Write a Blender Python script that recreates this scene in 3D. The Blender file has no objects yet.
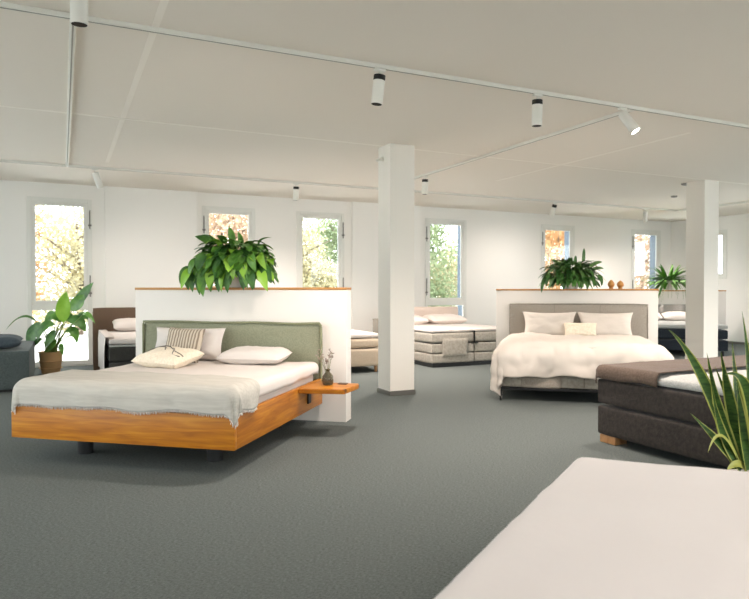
import bpy, bmesh, math, random
from mathutils import Vector, Matrix, noise
PI = math.pi
SC = bpy.context.scene
COL = SC.collection
random.seed(7)

# ------------------------------------------------------------------ frames
RY = math.radians(25.502)      # the room's axes, seen from the camera
BY = math.radians(-13.4935)    # the display walls and their beds
H_CEIL = 3.2
BACK, RIGHT, LEFT, FRONT = 12.73, 15.07, -3.6, -4.0
MROOM = Matrix.Rotation(RY, 4, 'Z')
def room(a, b, z=0.0):
    return MROOM @ Vector((a, b, z))

# ------------------------------------------------------------------ materials
def lin(c):
    return tuple(((x/255)/12.92 if x/255 <= .04045 else (((x/255)+.055)/1.055)**2.4) for x in c) + (1,)
def nt_new(name):
    m = bpy.data.materials.new(name); m.use_nodes = True
    nt = m.node_tree; b = nt.nodes['Principled BSDF']
    return m, nt, b
def mat(name, rgb, rough=.6, var=.0, scale=8, bump=0, bscale=200, stretch=None, rgb2=None, detail=4, metallic=0, spec=.5, trans=0, sheen=0):
    m, nt, b = nt_new(name); N, L = nt.nodes, nt.links
    b.inputs['Roughness'].default_value = rough
    b.inputs['Metallic'].default_value = metallic
    b.inputs['Specular IOR Level'].default_value = spec
    if trans: b.inputs['Transmission Weight'].default_value = trans
    if sheen: b.inputs['Sheen Weight'].default_value = sheen
    b.inputs['Base Color'].default_value = lin(rgb)
    tc = N.new('ShaderNodeTexCoord'); mp = N.new('ShaderNodeMapping')
    if stretch: mp.inputs['Scale'].default_value = stretch
    L.new(tc.outputs['Object'], mp.inputs['Vector'])
    if var or rgb2:
        n = N.new('ShaderNodeTexNoise'); n.inputs['Scale'].default_value = scale; n.inputs['Detail'].default_value = detail
        L.new(mp.outputs[0], n.inputs['Vector'])
        r = N.new('ShaderNodeValToRGB'); r.color_ramp.elements[0].position = .35; r.color_ramp.elements[1].position = .65
        c2 = rgb2 if rgb2 else tuple(min(255, x*(1+var)) for x in rgb)
        c1 = rgb if rgb2 else tuple(x*(1-var) for x in rgb)
        r.color_ramp.elements[0].color = lin(c1); r.color_ramp.elements[1].color = lin(c2)
        L.new(n.outputs['Fac'], r.inputs[0]); L.new(r.outputs[0], b.inputs['Base Color'])
    if bump:
        n2 = N.new('ShaderNodeTexNoise'); n2.inputs['Scale'].default_value = bscale; n2.inputs['Detail'].default_value = 3
        L.new(mp.outputs[0], n2.inputs['Vector'])
        bp = N.new('ShaderNodeBump'); bp.inputs['Strength'].default_value = bump; bp.inputs['Distance'].default_value = .01
        L.new(n2.outputs['Fac'], bp.inputs['Height']); L.new(bp.outputs[0], b.inputs['Normal'])
    return m
def emit(name, rgb, s):
    m, nt, b = nt_new(name); b.inputs['Emission Color'].default_value = lin(rgb); b.inputs['Emission Strength'].default_value = s
    b.inputs['Base Color'].default_value = lin(rgb); return m
def wood(name, c1, c2, c3, scale, knots=True):
    m, nt, b = nt_new(name); N, L = nt.nodes, nt.links
    b.inputs['Roughness'].default_value = .42
    tc = N.new('ShaderNodeTexCoord'); mp = N.new('ShaderNodeMapping'); mp.inputs['Scale'].default_value = scale
    L.new(tc.outputs['Object'], mp.inputs['Vector'])
    n = N.new('ShaderNodeTexNoise'); n.inputs['Scale'].default_value = 2.2; n.inputs['Detail'].default_value = 8; n.inputs['Distortion'].default_value = .6
    L.new(mp.outputs[0], n.inputs['Vector'])
    r = N.new('ShaderNodeValToRGB'); e = r.color_ramp.elements
    e[0].position = .3; e[0].color = lin(c1); e[1].position = .72; e[1].color = lin(c3)
    k = e.new(.52); k.color = lin(c2)
    L.new(n.outputs['Fac'], r.inputs[0]); out = r.outputs[0]
    if knots:
        v = N.new('ShaderNodeTexVoronoi'); v.inputs['Scale'].default_value = 2.6; L.new(tc.outputs['Object'], v.inputs['Vector'])
        r2 = N.new('ShaderNodeValToRGB'); r2.color_ramp.elements[0].position = .03; r2.color_ramp.elements[0].color = (1,1,1,1)
        r2.color_ramp.elements[1].position = .1; r2.color_ramp.elements[1].color = (0,0,0,1)
        L.new(v.outputs['Distance'], r2.inputs[0])
        mx = N.new('ShaderNodeMixRGB'); L.new(r2.outputs[0], mx.inputs[0]); L.new(out, mx.inputs[1]); mx.inputs[2].default_value = lin((92, 50, 22))
        out = mx.outputs[0]
    L.new(out, b.inputs['Base Color'])
    return m
def stripes(name, rgb1, rgb2, freq, axis='X', pos=.55, rough=.85, bump=.3):
    m, nt, b = nt_new(name); N, L = nt.nodes, nt.links
    b.inputs['Roughness'].default_value = rough
    tc = N.new('ShaderNodeTexCoord'); w = N.new('ShaderNodeTexWave'); w.bands_direction = axis
    w.inputs['Scale'].default_value = freq; w.inputs['Distortion'].default_value = .5; w.inputs['Detail'].default_value = 2
    L.new(tc.outputs['Object'], w.inputs['Vector'])
    r = N.new('ShaderNodeValToRGB'); r.color_ramp.elements[0].position = pos-.12; r.color_ramp.elements[1].position = pos+.12
    r.color_ramp.elements[0].color = lin(rgb1); r.color_ramp.elements[1].color = lin(rgb2)
    L.new(w.outputs['Fac'], r.inputs[0]); L.new(r.outputs[0], b.inputs['Base Color'])
    return m
def carpet():
    m, nt, b = nt_new('carpet'); N, L = nt.nodes, nt.links
    b.inputs['Roughness'].default_value = .95; b.inputs['Specular IOR Level'].default_value = .1
    tc = N.new('ShaderNodeTexCoord')
    n = N.new('ShaderNodeTexNoise'); n.inputs['Scale'].default_value = 55; n.inputs['Detail'].default_value = 8; n.inputs['Roughness'].default_value = .85
    mp = N.new('ShaderNodeMapping'); mp.inputs['Scale'].default_value = (1, 2.4, 1); mp.inputs['Rotation'].default_value = (0, 0, .2)
    L.new(tc.outputs['Object'], mp.inputs[0]); L.new(mp.outputs[0], n.inputs['Vector'])
    r = N.new('ShaderNodeValToRGB'); r.color_ramp.elements[0].position = .34; r.color_ramp.elements[1].position = .68
    r.color_ramp.elements[0].color = lin(CARPET1); r.color_ramp.elements[1].color = lin(CARPET2)
    L.new(n.outputs['Fac'], r.inputs[0]); L.new(r.outputs[0], b.inputs['Base Color'])
    bp = N.new('ShaderNodeBump'); bp.inputs['Strength'].default_value = .12; bp.inputs['Distance'].default_value = .01
    L.new(n.outputs['Fac'], bp.inputs['Height']); L.new(bp.outputs[0], b.inputs['Normal'])
    return m
def glass_pane():
    m, nt, b = nt_new('window_glass'); N, L = nt.nodes, nt.links
    t = N.new('ShaderNodeBsdfTransparent'); t.inputs[0].default_value = (.95, .98, .97, 1)
    g = N.new('ShaderNodeBsdfGlossy'); g.inputs['Roughness'].default_value = .02
    f = N.new('ShaderNodeFresnel'); f.inputs[0].default_value = 1.3
    mx = N.new('ShaderNodeMixShader'); L.new(f.outputs[0], mx.inputs[0]); L.new(t.outputs[0], mx.inputs[1]); L.new(g.outputs[0], mx.inputs[2])
    L.new(mx.outputs[0], N['Material Output'].inputs['Surface']); return m
def weave(name, rgb, rgb2, rough=.9, s=90, bump=.25):
    return mat(name, rgb, rough, rgb2=rgb2, scale=s, bump=bump, bscale=s*2, spec=.2, sheen=.1)

CARPET1, CARPET2 = (54, 59, 58), (128, 135, 132)
P_FRONT, P_BACK, P_OFF, P_REAR, SKY, EXPO = 230, 300, 240, 75, 7.0, 0.33
M = {}
M['wall'] = mat('wall_paint', (238, 236, 231), .8)
M['ceil'] = mat('ceiling_paint', (236, 229, 218), .85)
M['joint'] = mat('joint_paint', (246, 240, 230), .85)
M['carpet'] = carpet()
M['column'] = mat('column_paint', (233, 228, 219), .75)
M['partition'] = mat('partition_paint', (229, 223, 216), .8)
M['oak'] = wood('oak', (156, 90, 14), (184, 114, 18), (202, 136, 32), (1.2, 14, 14))
M['oak_y'] = wood('oak_lengthwise', (150, 86, 16), (176, 108, 22), (194, 130, 36), (14, 1.2, 14))
M['oak_cap'] = wood('oak_cap', (160, 108, 52), (186, 132, 70), (204, 154, 92), (1.2, 14, 14), False)
M['white_metal'] = mat('white_metal', (226, 224, 216), .4)
M['black'] = mat('black_metal', (22, 23, 25), .45)
M['baffle'] = mat('black_baffle', (14, 14, 14), .7)
M['grey_metal'] = mat('grey_metal', (120, 118, 112), .4, metallic=.5)
M['frame'] = mat('window_frame_paint', (226, 226, 220), .45)
M['reveal'] = mat('outer_reveal', (84, 98, 112), .6)
M['glass'] = glass_pane()
M['sheet5'] = mat('bright_white_cotton', (236, 231, 230), .9, bump=.08, bscale=30, spec=.2)
M['sheet'] = mat('white_cotton', (214, 206, 200), .9, bump=.08, bscale=30, spec=.2)
M['sheet_warm'] = mat('ivory_cotton', (213, 204, 194), .9, bump=.1, bscale=24, spec=.2)
M['throw'] = mat('grey_throw', (186, 182, 173), .95, rgb2=(198, 194, 185), scale=4, stretch=(1, 12, 12), bump=.15, bscale=60, spec=.1)
M['fringe'] = mat('fringe_cotton', (228, 220, 212), .95, var=.12, scale=60)
M['green'] = weave('sage_fabric', (132, 134, 112), (148, 150, 127))
M['green_d'] = weave('sage_piping', (122, 125, 98), (136, 139, 110))
M['ivory'] = weave('ivory_cushion', (226, 212, 190), (238, 226, 206), s=50)
M['greyfab'] = weave('grey_fabric', (142, 133, 121), (160, 151, 139))
M['taupe'] = weave('taupe_fabric', (150, 141, 130), (171, 163, 152))
M['stone'] = weave('stone_fabric', (158, 152, 141), (178, 172, 161), s=26, bump=.1)
M['stone_d'] = weave('stone_shadow_fabric', (118, 112, 103), (140, 133, 123), s=40)  # stone tone darkened for shaded gaps, also used on the seams
M['beige'] = weave('beige_fabric', (176, 160, 140), (190, 174, 154))
M['pink'] = mat('blush_fabric', (222, 204, 192), .9)
M['pink_l'] = mat('blush_cotton', (240, 228, 220), .9)
M['brown'] = weave('brown_fabric', (100, 82, 68), (116, 96, 80))
M['brown_d'] = weave('dark_brown_leather', (42, 37, 34), (58, 51, 46), rough=.7, s=30)
M['brown_throw'] = weave('brown_throw', (84, 70, 60), (98, 83, 72), s=60)
M['charcoal'] = weave('charcoal_fabric', (54, 53, 50), (68, 67, 63))
M['slate'] = weave('slate_fabric', (60, 69, 76), (76, 86, 93))
M['slate_g'] = weave('dark_green_grey_fabric', (72, 80, 80), (90, 98, 97))
M['navy'] = weave('navy_fabric', (34, 40, 48), (46, 52, 60))
M['palegrey'] = weave('pale_grey_fabric', (170, 170, 166), (192, 192, 188))
M['midgrey'] = weave('mid_grey_fabric', (140, 137, 132), (158, 155, 150))
M['cushion_stripe'] = stripes('striped_cushion', (198, 186, 168), (138, 124, 108), 10, 'X', .5)
M['dark_line'] = mat('dark_cord', (92, 84, 78), .9)
M['leaf'] = mat('leaf_green', (62, 108, 38), .4, rgb2=(98, 146, 56), scale=9, trans=0, spec=.4)
M['leaf_d'] = mat('leaf_dark', (44, 84, 36), .42, rgb2=(76, 122, 52), scale=9, spec=.4)
M['leaf_b'] = mat('leaf_bright', (122, 172, 48), .4, rgb2=(146, 190, 70), scale=6, spec=.4)
M['leaf_f'] = mat('leaf_fern', (62, 102, 52), .45, rgb2=(108, 146, 82), scale=8, spec=.4)
M['leaf_s'] = mat('leaf_sword', (38, 66, 30), .4, rgb2=(70, 102, 44), scale=14, stretch=(1, 1, 5), spec=.4)
M['leaf_y'] = mat('leaf_yellow_edge', (158, 160, 74), .45, rgb2=(176, 176, 92), scale=8)
M['stem'] = mat('plant_stem', (110, 134, 62), .5)
M['pot'] = mat('pot_ceramic', (206, 198, 190), .5)
M['soil'] = mat('soil', (52, 40, 30), .95, bump=.4, bscale=60)
M['basket'] = stripes('basket_weave', (188, 146, 98), (222, 184, 136), 26, 'Z', .5)
M['egg'] = wood('egg_wood', (176, 116, 54), (196, 138, 72), (210, 156, 92), (4, 4, 14), False)
M['smoke_glass'] = mat('smoked_glass', (150, 142, 116), .08, trans=.75, spec=.6)
M['dry'] = mat('dried_flower', (150, 138, 128), .9, rgb2=(178, 160, 150), scale=40)
M['dry_stem'] = mat('dried_stem', (128, 128, 88), .9)
M['lens'] = emit('lamp_lens', (255, 236, 210), 3)
M['lens_hot'] = emit('lit_lamp_lens', (255, 244, 226), 30)
M['terrace'] = mat('terrace_paving', (222, 222, 220), .8, var=.03, scale=2)
M['bark'] = mat('bark', (96, 84, 74), .9, var=.2, scale=6)
M['soft_tan'] = wood('foot_oak', (150, 104, 62), (172, 124, 80), (190, 146, 100), (6, 6, 2), False)

# ------------------------------------------------------------------ geometry helpers
def bm_new(): return bmesh.new()
def merge(dst, src):
    me = bpy.data.meshes.new('tmp'); src.to_mesh(me); dst.from_mesh(me); bpy.data.meshes.remove(me); src.free()
def box(bm, x0, x1, y0, y1, z0, z1, bev=0, seg=2):
    b = bmesh.new(); bmesh.ops.create_cube(b, size=1)
    for v in b.verts:
        v.co = Vector((x0+(v.co.x+.5)*(x1-x0), y0+(v.co.y+.5)*(y1-y0), z0+(v.co.z+.5)*(z1-z0)))
    if bev: bmesh.ops.bevel(b, geom=b.edges[:], offset=bev, segments=seg, profile=.6, affect='EDGES')
    merge(bm, b); return bm
def soft(bm, x0, x1, y0, y1, z0, z1, r=.04, crown=.012, cuts=10, wob=.004, seed=0):
    """upholstered block: rounded edges, a slight crown on each side, small unevenness"""
    b = bmesh.new(); bmesh.ops.create_cube(b, size=1)
    sx, sy, sz = x1-x0, y1-y0, z1-z0
    for v in b.verts: v.co = Vector((v.co.x*sx, v.co.y*sy, v.co.z*sz))
    bmesh.ops.subdivide_edges(b, edges=b.edges[:], cuts=cuts, use_grid_fill=True)
    hx, hy, hz = sx/2, sy/2, sz/2; r = min(r, hx*.98, hy*.98, hz*.98)
    for v in b.verts:
        p = v.co.copy()
        # push grid lines to the rounding zone
        q = Vector((max(-hx+r, min(hx-r, p.x)), max(-hy+r, min(hy-r, p.y)), max(-hz+r, min(hz-r, p.z))))
        d = p-q
        if d.length > 1e-9: p = q + d.normalized()*r
        u, w, t = p.x/hx, p.y/hy, p.z/hz
        p.z += math.copysign(crown, t)*(1-u**4)*(1-w**4)*(abs(t) > .5)
        p.x += math.copysign(crown, u)*(1-t**4)*(1-w**4)*(abs(u) > .97)
        p.y += math.copysign(crown, w)*(1-t**4)*(1-u**4)*(abs(w) > .97)
        if wob:
            nv = Vector((noise.noise(Vector((p.x*5+seed, p.y*5, p.z*5))), noise.noise(Vector((p.x*5, p.y*5+seed+9, p.z*5))), noise.noise(Vector((p.x*5, p.y*5, p.z*5+seed+5)))))
            p += nv*wob
        v.co = p + Vector(((x0+x1)/2, (y0+y1)/2, (z0+z1)/2))
    merge(bm, b); return bm
def cyl(bm, p0, p1, r0, r1=None, seg=20, cap0=True, cap1=True):
    p0, p1 = Vector(p0), Vector(p1); r1 = r0 if r1 is None else r1
    d = (p1-p0).normalized(); s = d.orthogonal().normalized(); t = d.cross(s)
    A = [bm.verts.new(p0+(s*math.cos(2*PI*i/seg)+t*math.sin(2*PI*i/seg))*r0) for i in range(seg)]
    B = [bm.verts.new(p1+(s*math.cos(2*PI*i/seg)+t*math.sin(2*PI*i/seg))*r1) for i in range(seg)]
    for i in range(seg): bm.faces.new((A[i], A[(i+1) % seg], B[(i+1) % seg], B[i]))
    if cap0: bm.faces.new(A[::-1])
    if cap1: bm.faces.new(B)
    return bm
def tube(bm, pts, r, seg=8, r_end=None):
    pts = [Vector(p) for p in pts]; n = len(pts); rings = []
    up = Vector((0, 0, 1))
    for i, p in enumerate(pts):
        d = (pts[min(i+1, n-1)]-pts[max(i-1, 0)]).normalized()
        s = d.cross(up) if abs(d.dot(up)) < .95 else d.cross(Vector((1, 0, 0)))
        s.normalize(); t = s.cross(d)
        rr = r if r_end is None else r+(r_end-r)*i/(n-1)
        rings.append([bm.verts.new(p+(s*math.cos(2*PI*k/seg)+t*math.sin(2*PI*k/seg))*rr) for k in range(seg)])
    for i in range(n-1):
        for k in range(seg): bm.faces.new((rings[i][k], rings[i][(k+1) % seg], rings[i+1][(k+1) % seg], rings[i+1][k]))
    bm.faces.new(rings[0][::-1]); bm.faces.new(rings[-1])
    return bm
def lathe(bm, prof, seg=32, c=(0, 0, 0)):
    c = Vector(c); rings = []
    for r, z in prof:
        rings.append([bm.verts.new(c+Vector((r*math.cos(2*PI*k/seg), r*math.sin(2*PI*k/seg), z))) for k in range(seg)] if r > 1e-6 else [bm.verts.new(c+Vector((0, 0, z)))])
    for a, b in zip(rings, rings[1:]):
        if len(a) == 1 and len(b) == 1: continue
        for k in range(seg):
            if len(a) == 1: bm.faces.new((a[0], b[(k+1) % seg], b[k]))
            elif len(b) == 1: bm.faces.new((a[k], a[(k+1) % seg], b[0]))
            else: bm.faces.new((a[k], a[(k+1) % seg], b[(k+1) % seg], b[k]))
    return bm
def obj(name, bm, m, parent=None, smooth=True, loc=None):
    bmesh.ops.recalc_face_normals(bm, faces=bm.faces[:])
    me = bpy.data.meshes.new(name); bm.to_mesh(me); bm.free()
    for x in (m if isinstance(m, (list, tuple)) else [m]): me.materials.append(x)
    if smooth:
        me.polygons.foreach_set('use_smooth', [True]*len(me.polygons))
        try: me.set_sharp_from_angle(angle=math.radians(40))
        except Exception: pass
    o = bpy.data.objects.new(name, me); COL.objects.link(o)
    if parent: o.parent = parent
    if loc is not None: o.location = loc
    return o
def tag(o, label, cat, group=None, kind=None):
    o['label'] = label; o['category'] = cat
    if group: o['group'] = group
    if kind: o['kind'] = kind
    return o
def thing(name, label, cat, loc=(0, 0, 0), rz=0, group=None, kind=None):
    o = bpy.data.objects.new(name, None); COL.objects.link(o); o.empty_display_size = .1
    o.location = loc; o.rotation_euler = (0, 0, rz); return tag(o, label, cat, group, kind)
def struct(name, bm, m, label=None, parent=None, smooth=False):
    o = obj(name, bm, m, parent, smooth)
    if not parent:
        o['kind'] = 'structure'; o.rotation_euler = (0, 0, RY)
        if label: o['label'] = label
    return o

# ------------------------------------------------------------------ room shell
WT = .35
b = bm_new(); box(b, LEFT-WT, RIGHT+WT, FRONT-WT, BACK+WT, -.12, 0)
struct('floor', b, M['carpet'], 'grey-green looped carpet floor of the showroom')
b = bm_new(); box(b, LEFT-WT, RIGHT+WT, FRONT-WT, BACK+WT, H_CEIL, H_CEIL+.2)
struct('ceiling', b, M['ceil'], 'smooth cream painted ceiling')
WZ0, WZ1 = .02, 2.95
BW = [(-.54, .49), (2.42, 3.46), (4.31, 5.37), (7.32, 8.42), (10.585, 11.65), (13.6, 14.68)]   # windows of the back wall
def wall_with_openings(name, a0, a1, fixed, outward, openings, axis, label, z0=WZ0, z1=WZ1):
    bm = bm_new(); lo, hi = (fixed, fixed+WT*outward) if outward > 0 else (fixed-WT, fixed)
    def bx(s0, s1, zz0, zz1):
        if axis == 'a': box(bm, s0, s1, lo, hi, zz0, zz1)
        else: box(bm, lo, hi, s0, s1, zz0, zz1)
    s = a0
    for (o0, o1) in openings:
        bx(s, o0, 0, H_CEIL); bx(o0, o1, 0, z0); bx(o0, o1, z1, H_CEIL); s = o1
    bx(s, a1, 0, H_CEIL)
    return struct(name, bm, M['wall'], label)
wall_with_openings('wall_back', LEFT-WT, RIGHT+WT, BACK, 1, BW, 'a', 'white far wall with a row of tall windows')
RWIN = [(11.045, 12.05)]
RW2 = [(1.2, 4.2), (6.2, 9.2)]  # unseen openings added to bring daylight onto the right side
wr_ = wall_with_openings('wall_right', 10.0, BACK, RIGHT, 1, RWIN, 'b', 'white side wall beyond the square column', 1.62, 2.86)
wall_with_openings('wall_right_near', FRONT-WT, 10.0, RIGHT, 1, RW2, 'b', 'white side wall nearer the viewer, outside the picture')
LW = [(1.6, 2.8), (3.8, 5.2), (6.4, 8.7), (9.6, 11.6)]  # unseen window openings, added to let more daylight in from the left
wall_with_openings('wall_left', FRONT-WT, BACK, LEFT, -1, LW, 'b', 'white side wall outside the picture')
FW = [(-2.4, -1.0), (2.0, 4.6), (5.8, 9.6), (10.6, 14.4)]  # openings added behind the viewpoint for soft frontal daylight
wall_with_openings('wall_front', LEFT, RIGHT, FRONT, -1, FW, 'a', 'white wall behind the viewpoint')
# shallow pilasters between the far windows
for i, (a0, a1) in enumerate([(.70, 2.33), (5.53, 7.2)]):
    b = bm_new(); box(b, a0, a1, BACK-.06, BACK, 0, H_CEIL, .004, 1)
    struct('trim_%d' % (i+1), b, M['wall'], ['shallow wall projection right of the leftmost window', 'shallow wall projection behind the central column'][i])
# plaster joints in the ceiling
b = bm_new(); box(b, .58, .63, FRONT, 10.3, H_CEIL-.003, H_CEIL+.01); struct('trim_3', b, M['joint'], 'pale plaster joint running down the left of the ceiling')
b = bm_new(); box(b, LEFT, RIGHT, 7.58, 7.63, H_CEIL-.003, H_CEIL+.01); struct('trim_4', b, M['joint'], 'pale plaster joint crossing the ceiling at the columns')
b = bm_new(); box(b, 6.66, 6.72, 5.4, 9.2, H_CEIL-.003, H_CEIL+.01); struct('trim_5', b, M['joint'], 'short plaster joint on the right of the ceiling')
b = bm_new(); box(b, RIGHT-.015, RIGHT, FRONT, BACK, 0, .06, .003, 1); struct('baseboard_right', b, M['grey_metal'], 'dark skirting along the side wall')
b = bm_new()
s = LEFT
for (o0, o1) in BW + [(RIGHT, RIGHT)]:
    box(b, s, o0, BACK-.012, BACK, 0, .06, .003, 1); s = o1
struct('baseboard_back', b, M['frame'], 'white skirting along the window wall')

def window(n, s0, s1, fixed, z0, z1, axis, outward, hinge, label, transom=None):
    """tall casement: outer frame, sash, glass, hinges on one side, outer reveal"""
    root = bpy.data.objects.new('window_%d' % n, None); COL.objects.link(root)
    root['kind'] = 'structure'; root['label'] = label
    # local: x along the wall, y outward, z up
    if axis == 'a':
        root.location = room(s0, fixed); root.rotation_euler = (0, 0, RY if outward > 0 else RY+PI)
        if outward < 0: root.location = room(s1, fixed)
    else:
        root.location = room(fixed, s1) if outward > 0 else room(fixed, s0)
        root.rotation_euler = (0, 0, RY-PI/2 if outward > 0 else RY+PI/2)
    w = s1-s0; f = .075
    bm = bm_new()
    y0, y1 = -.012, .07
    box(bm, 0, f, y0, y1, z0, z1, .006, 1); box(bm, w-f, w, y0, y1, z0, z1, .006, 1)
    box(bm, f, w-f, y0, y1, z1-f, z1, .006, 1); box(bm, f, w-f, y0, y1, z0, z0+f, .006, 1)
    if transom: box(bm, f, w-f, y0, y1, transom-.055, transom+.055, .006, 1)
    struct('window_frame', bm, M['frame'], parent=root)
    za, zb = (transom+.055 if transom else z0+f), z1-f
    g = .06; bm = bm_new(); y0, y1 = .0, .06; x0, x1 = f, w-f
    box(bm, x0, x0+g, y0, y1, za, zb, .005, 1); box(bm, x1-g, x1, y0, y1, za, zb, .005, 1)
    box(bm, x0+g, x1-g, y0, y1, zb-g, zb, .005, 1); box(bm, x0+g, x1-g, y0, y1, za, za+g, .005, 1)
    sash = struct('sash', bm, M['frame'], parent=root)
    bm = bm_new(); box(bm, x0+g, x1-g, .028, .036, za+g, zb-g)
    struct('glass', bm, M['glass'], parent=sash)
    if transom:
        bm = bm_new(); box(bm, x0, x1, .028, .036, z0+f, transom-.055); struct('glass', bm, M['glass'], parent=root)
    hx = w-.035 if hinge == 'r' else .035
    for zz in ((zb-.12, zb-.45), (za+.12, za+.5)):
        bm = bm_new(); zl, zh = min(zz), max(zz)
        cyl(bm, (hx, y0-.022, zl), (hx, y0-.022, zh), .011, seg=10); box(bm, hx-.03, hx+.03, y0-.034, y0-.01, zl+.05, zl+.08, .004, 1)
        struct('hinge', bm, M['grey_metal'], parent=root)
    bm = bm_new(); rv = .02
    box(bm, -.0, rv, .071, WT-.001, z0, z1); box(bm, w-rv, w, .071, WT-.001, z0, z1)
    box(bm, rv, w-rv, .071, WT-.001, z1-rv, z1); box(bm, rv, w-rv, .071, WT+.04, z0-.005, z0+rv)
    struct('outer_reveal', bm, M['reveal'], parent=root)
    # portal for the daylight through this opening
    L = bpy.data.lights.new('daylight_portal', 'AREA'); L.shape = 'RECTANGLE'; L.size = w; L.size_y = z1-z0; L.cycles.is_portal = True
    lo = bpy.data.objects.new('daylight_portal', L); COL.objects.link(lo); lo.parent = root
    lo.location = (w/2, WT+.06, (z0+z1)/2); lo.rotation_euler = (PI/2, 0, 0)   # faces into the room
    lo.rotation_euler = (-PI/2, 0, 0)
    return root
WL = ['leftmost tall window down to the floor, behind the basket plant', 'tall window behind the leafy plant on the near display wall',
      'tall window right of the leafy plant, beside the central column', 'tall window above the stone-grey divan, right of the central column',
      'tall window with orange foliage behind the broad fern on the display wall', 'last tall window of the far wall, before the room corner']
for i, (s0, s1) in enumerate(BW):
    window(i+1, s0, s1, BACK, WZ0, WZ1, 'a', 1, 'rlrlll'[i], WL[i], 1.045)
window(7, 11.045, 12.05, RIGHT, 1.62, 2.86, 'b', 1, 'l', 'bright narrow strip of window just right of the far square column')
for i, (s0, s1) in enumerate(LW):
    window(8+i, s0, s1, LEFT, WZ0, WZ1, 'b', -1, 'r', 'unseen tall window added in the side wall for daylight')
for i, (s0, s1) in enumerate(RW2):
    window(20+i, s0, s1, RIGHT, WZ0, WZ1, 'b', 1, 'r', 'unseen wide window added in the right side wall for daylight')
for i, (s0, s1) in enumerate(FW):
    window(13+i, s0, s1, FRONT, WZ0, WZ1, 'a', -1, 'r', 'unseen wide window added behind the viewpoint for fill daylight')

# columns
for name, a, bb, s, lab in (('column', 3.75, 7.40, .35, 'white square column in the middle with a grey foot strip'),
                            ('column', 9.77, 7.58, .36, 'white square column at the right, in front of the navy bed')):
    b = bm_new(); box(b, a, a+s, bb, bb+s, 0, H_CEIL, .006, 2)
    o = struct('column', b, M['column'], lab)
    b = bm_new(); box(b, a-.014, a+s+.014, bb-.014, bb+s+.014, 0, .06, .004, 1)
    struct('column_base', b, M['grey_metal'], parent=o).rotation_euler = (0, 0, 0)
b = bm_new(); cyl(b, (3.74, 7.6, 3.03), (3.70, 7.6, 3.03), .03, .03, 16); cyl(b, (3.70, 7.6, 3.03), (3.66, 7.6, 3.0), .012, .02, 12)
tag(obj('wall_sensor', b, M['white_metal']), 'tiny white sensor high on the left of the central column', 'sensor').rotation_euler = (0, 0, RY)
for (a, bb, r, lab) in ((9.85, 8.0, .09, 'flat round grey ceiling disc beside the top of the right column'), (10.94, 9.17, .06, 'small round ceiling disc farther from the right column')):
    b = bm_new(); lathe(b, [(0, -.03), (r*.7, -.03), (r, -.018), (r, 0)], 24)
    tag(obj('smoke_detector', b, M['midgrey'], loc=room(a, bb, H_CEIL)), lab, 'smoke detector')

# ------------------------------------------------------------------ ceiling tracks and spotlights
def track(a0, a1, b0, b1, label):
    bm = bm_new(); w = .02
    along_a = abs(a1-a0) > abs(b1-b0)
    if along_a: box(bm, a0, a1, b0-w, b0+w, H_CEIL-.034, H_CEIL-.0005, .003, 1)
    else: box(bm, a0-w, a0+w, b0, b1, H_CEIL-.034, H_CEIL-.0005, .003, 1)
    r = obj('ceiling_track', bm, M['white_metal'], smooth=False); r.rotation_euler = (0, 0, RY); tag(r, label, 'ceiling track', 'lighting tracks on the ceiling')
    bm = bm_new()
    if along_a: box(bm, a0+.05, a1-.05, b0-.006, b0+.006, H_CEIL-.0355, H_CEIL-.033)
    else: box(bm, a0-.006, a0+.006, b0+.05, b1-.05, H_CEIL-.0355, H_CEIL-.033)
    o = obj('slot', bm, M['slotc'], r, False)
    return r
M['slotc'] = mat('track_slot', (150, 146, 136), .6)
track(-3.4, 12.9, 4.87, 4.87, 'long white track crossing the ceiling nearest the viewer')
track(-3.4, 12.9, 10.72, 10.72, 'long white track crossing the ceiling along the window wall')
track(.08, .08, -3.0, 4.845, 'white track leading away from the near crossing, towards the viewer')
track(.08, .08, 4.895, 10.695, 'white track joining both long tracks at the left of the ceiling')
track(5.25, 5.25, 4.895, 10.695, 'white track joining both long tracks right of the central column')
track(12.93, 12.93, 4.0, 10.695, 'white track along the side wall at the far right')
track(-3.4, 12.9, -1.2, -1.2, 'white track added behind the viewpoint to carry the fill spotlights')  # unseen track, added to hold the rear fill lamps

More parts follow.
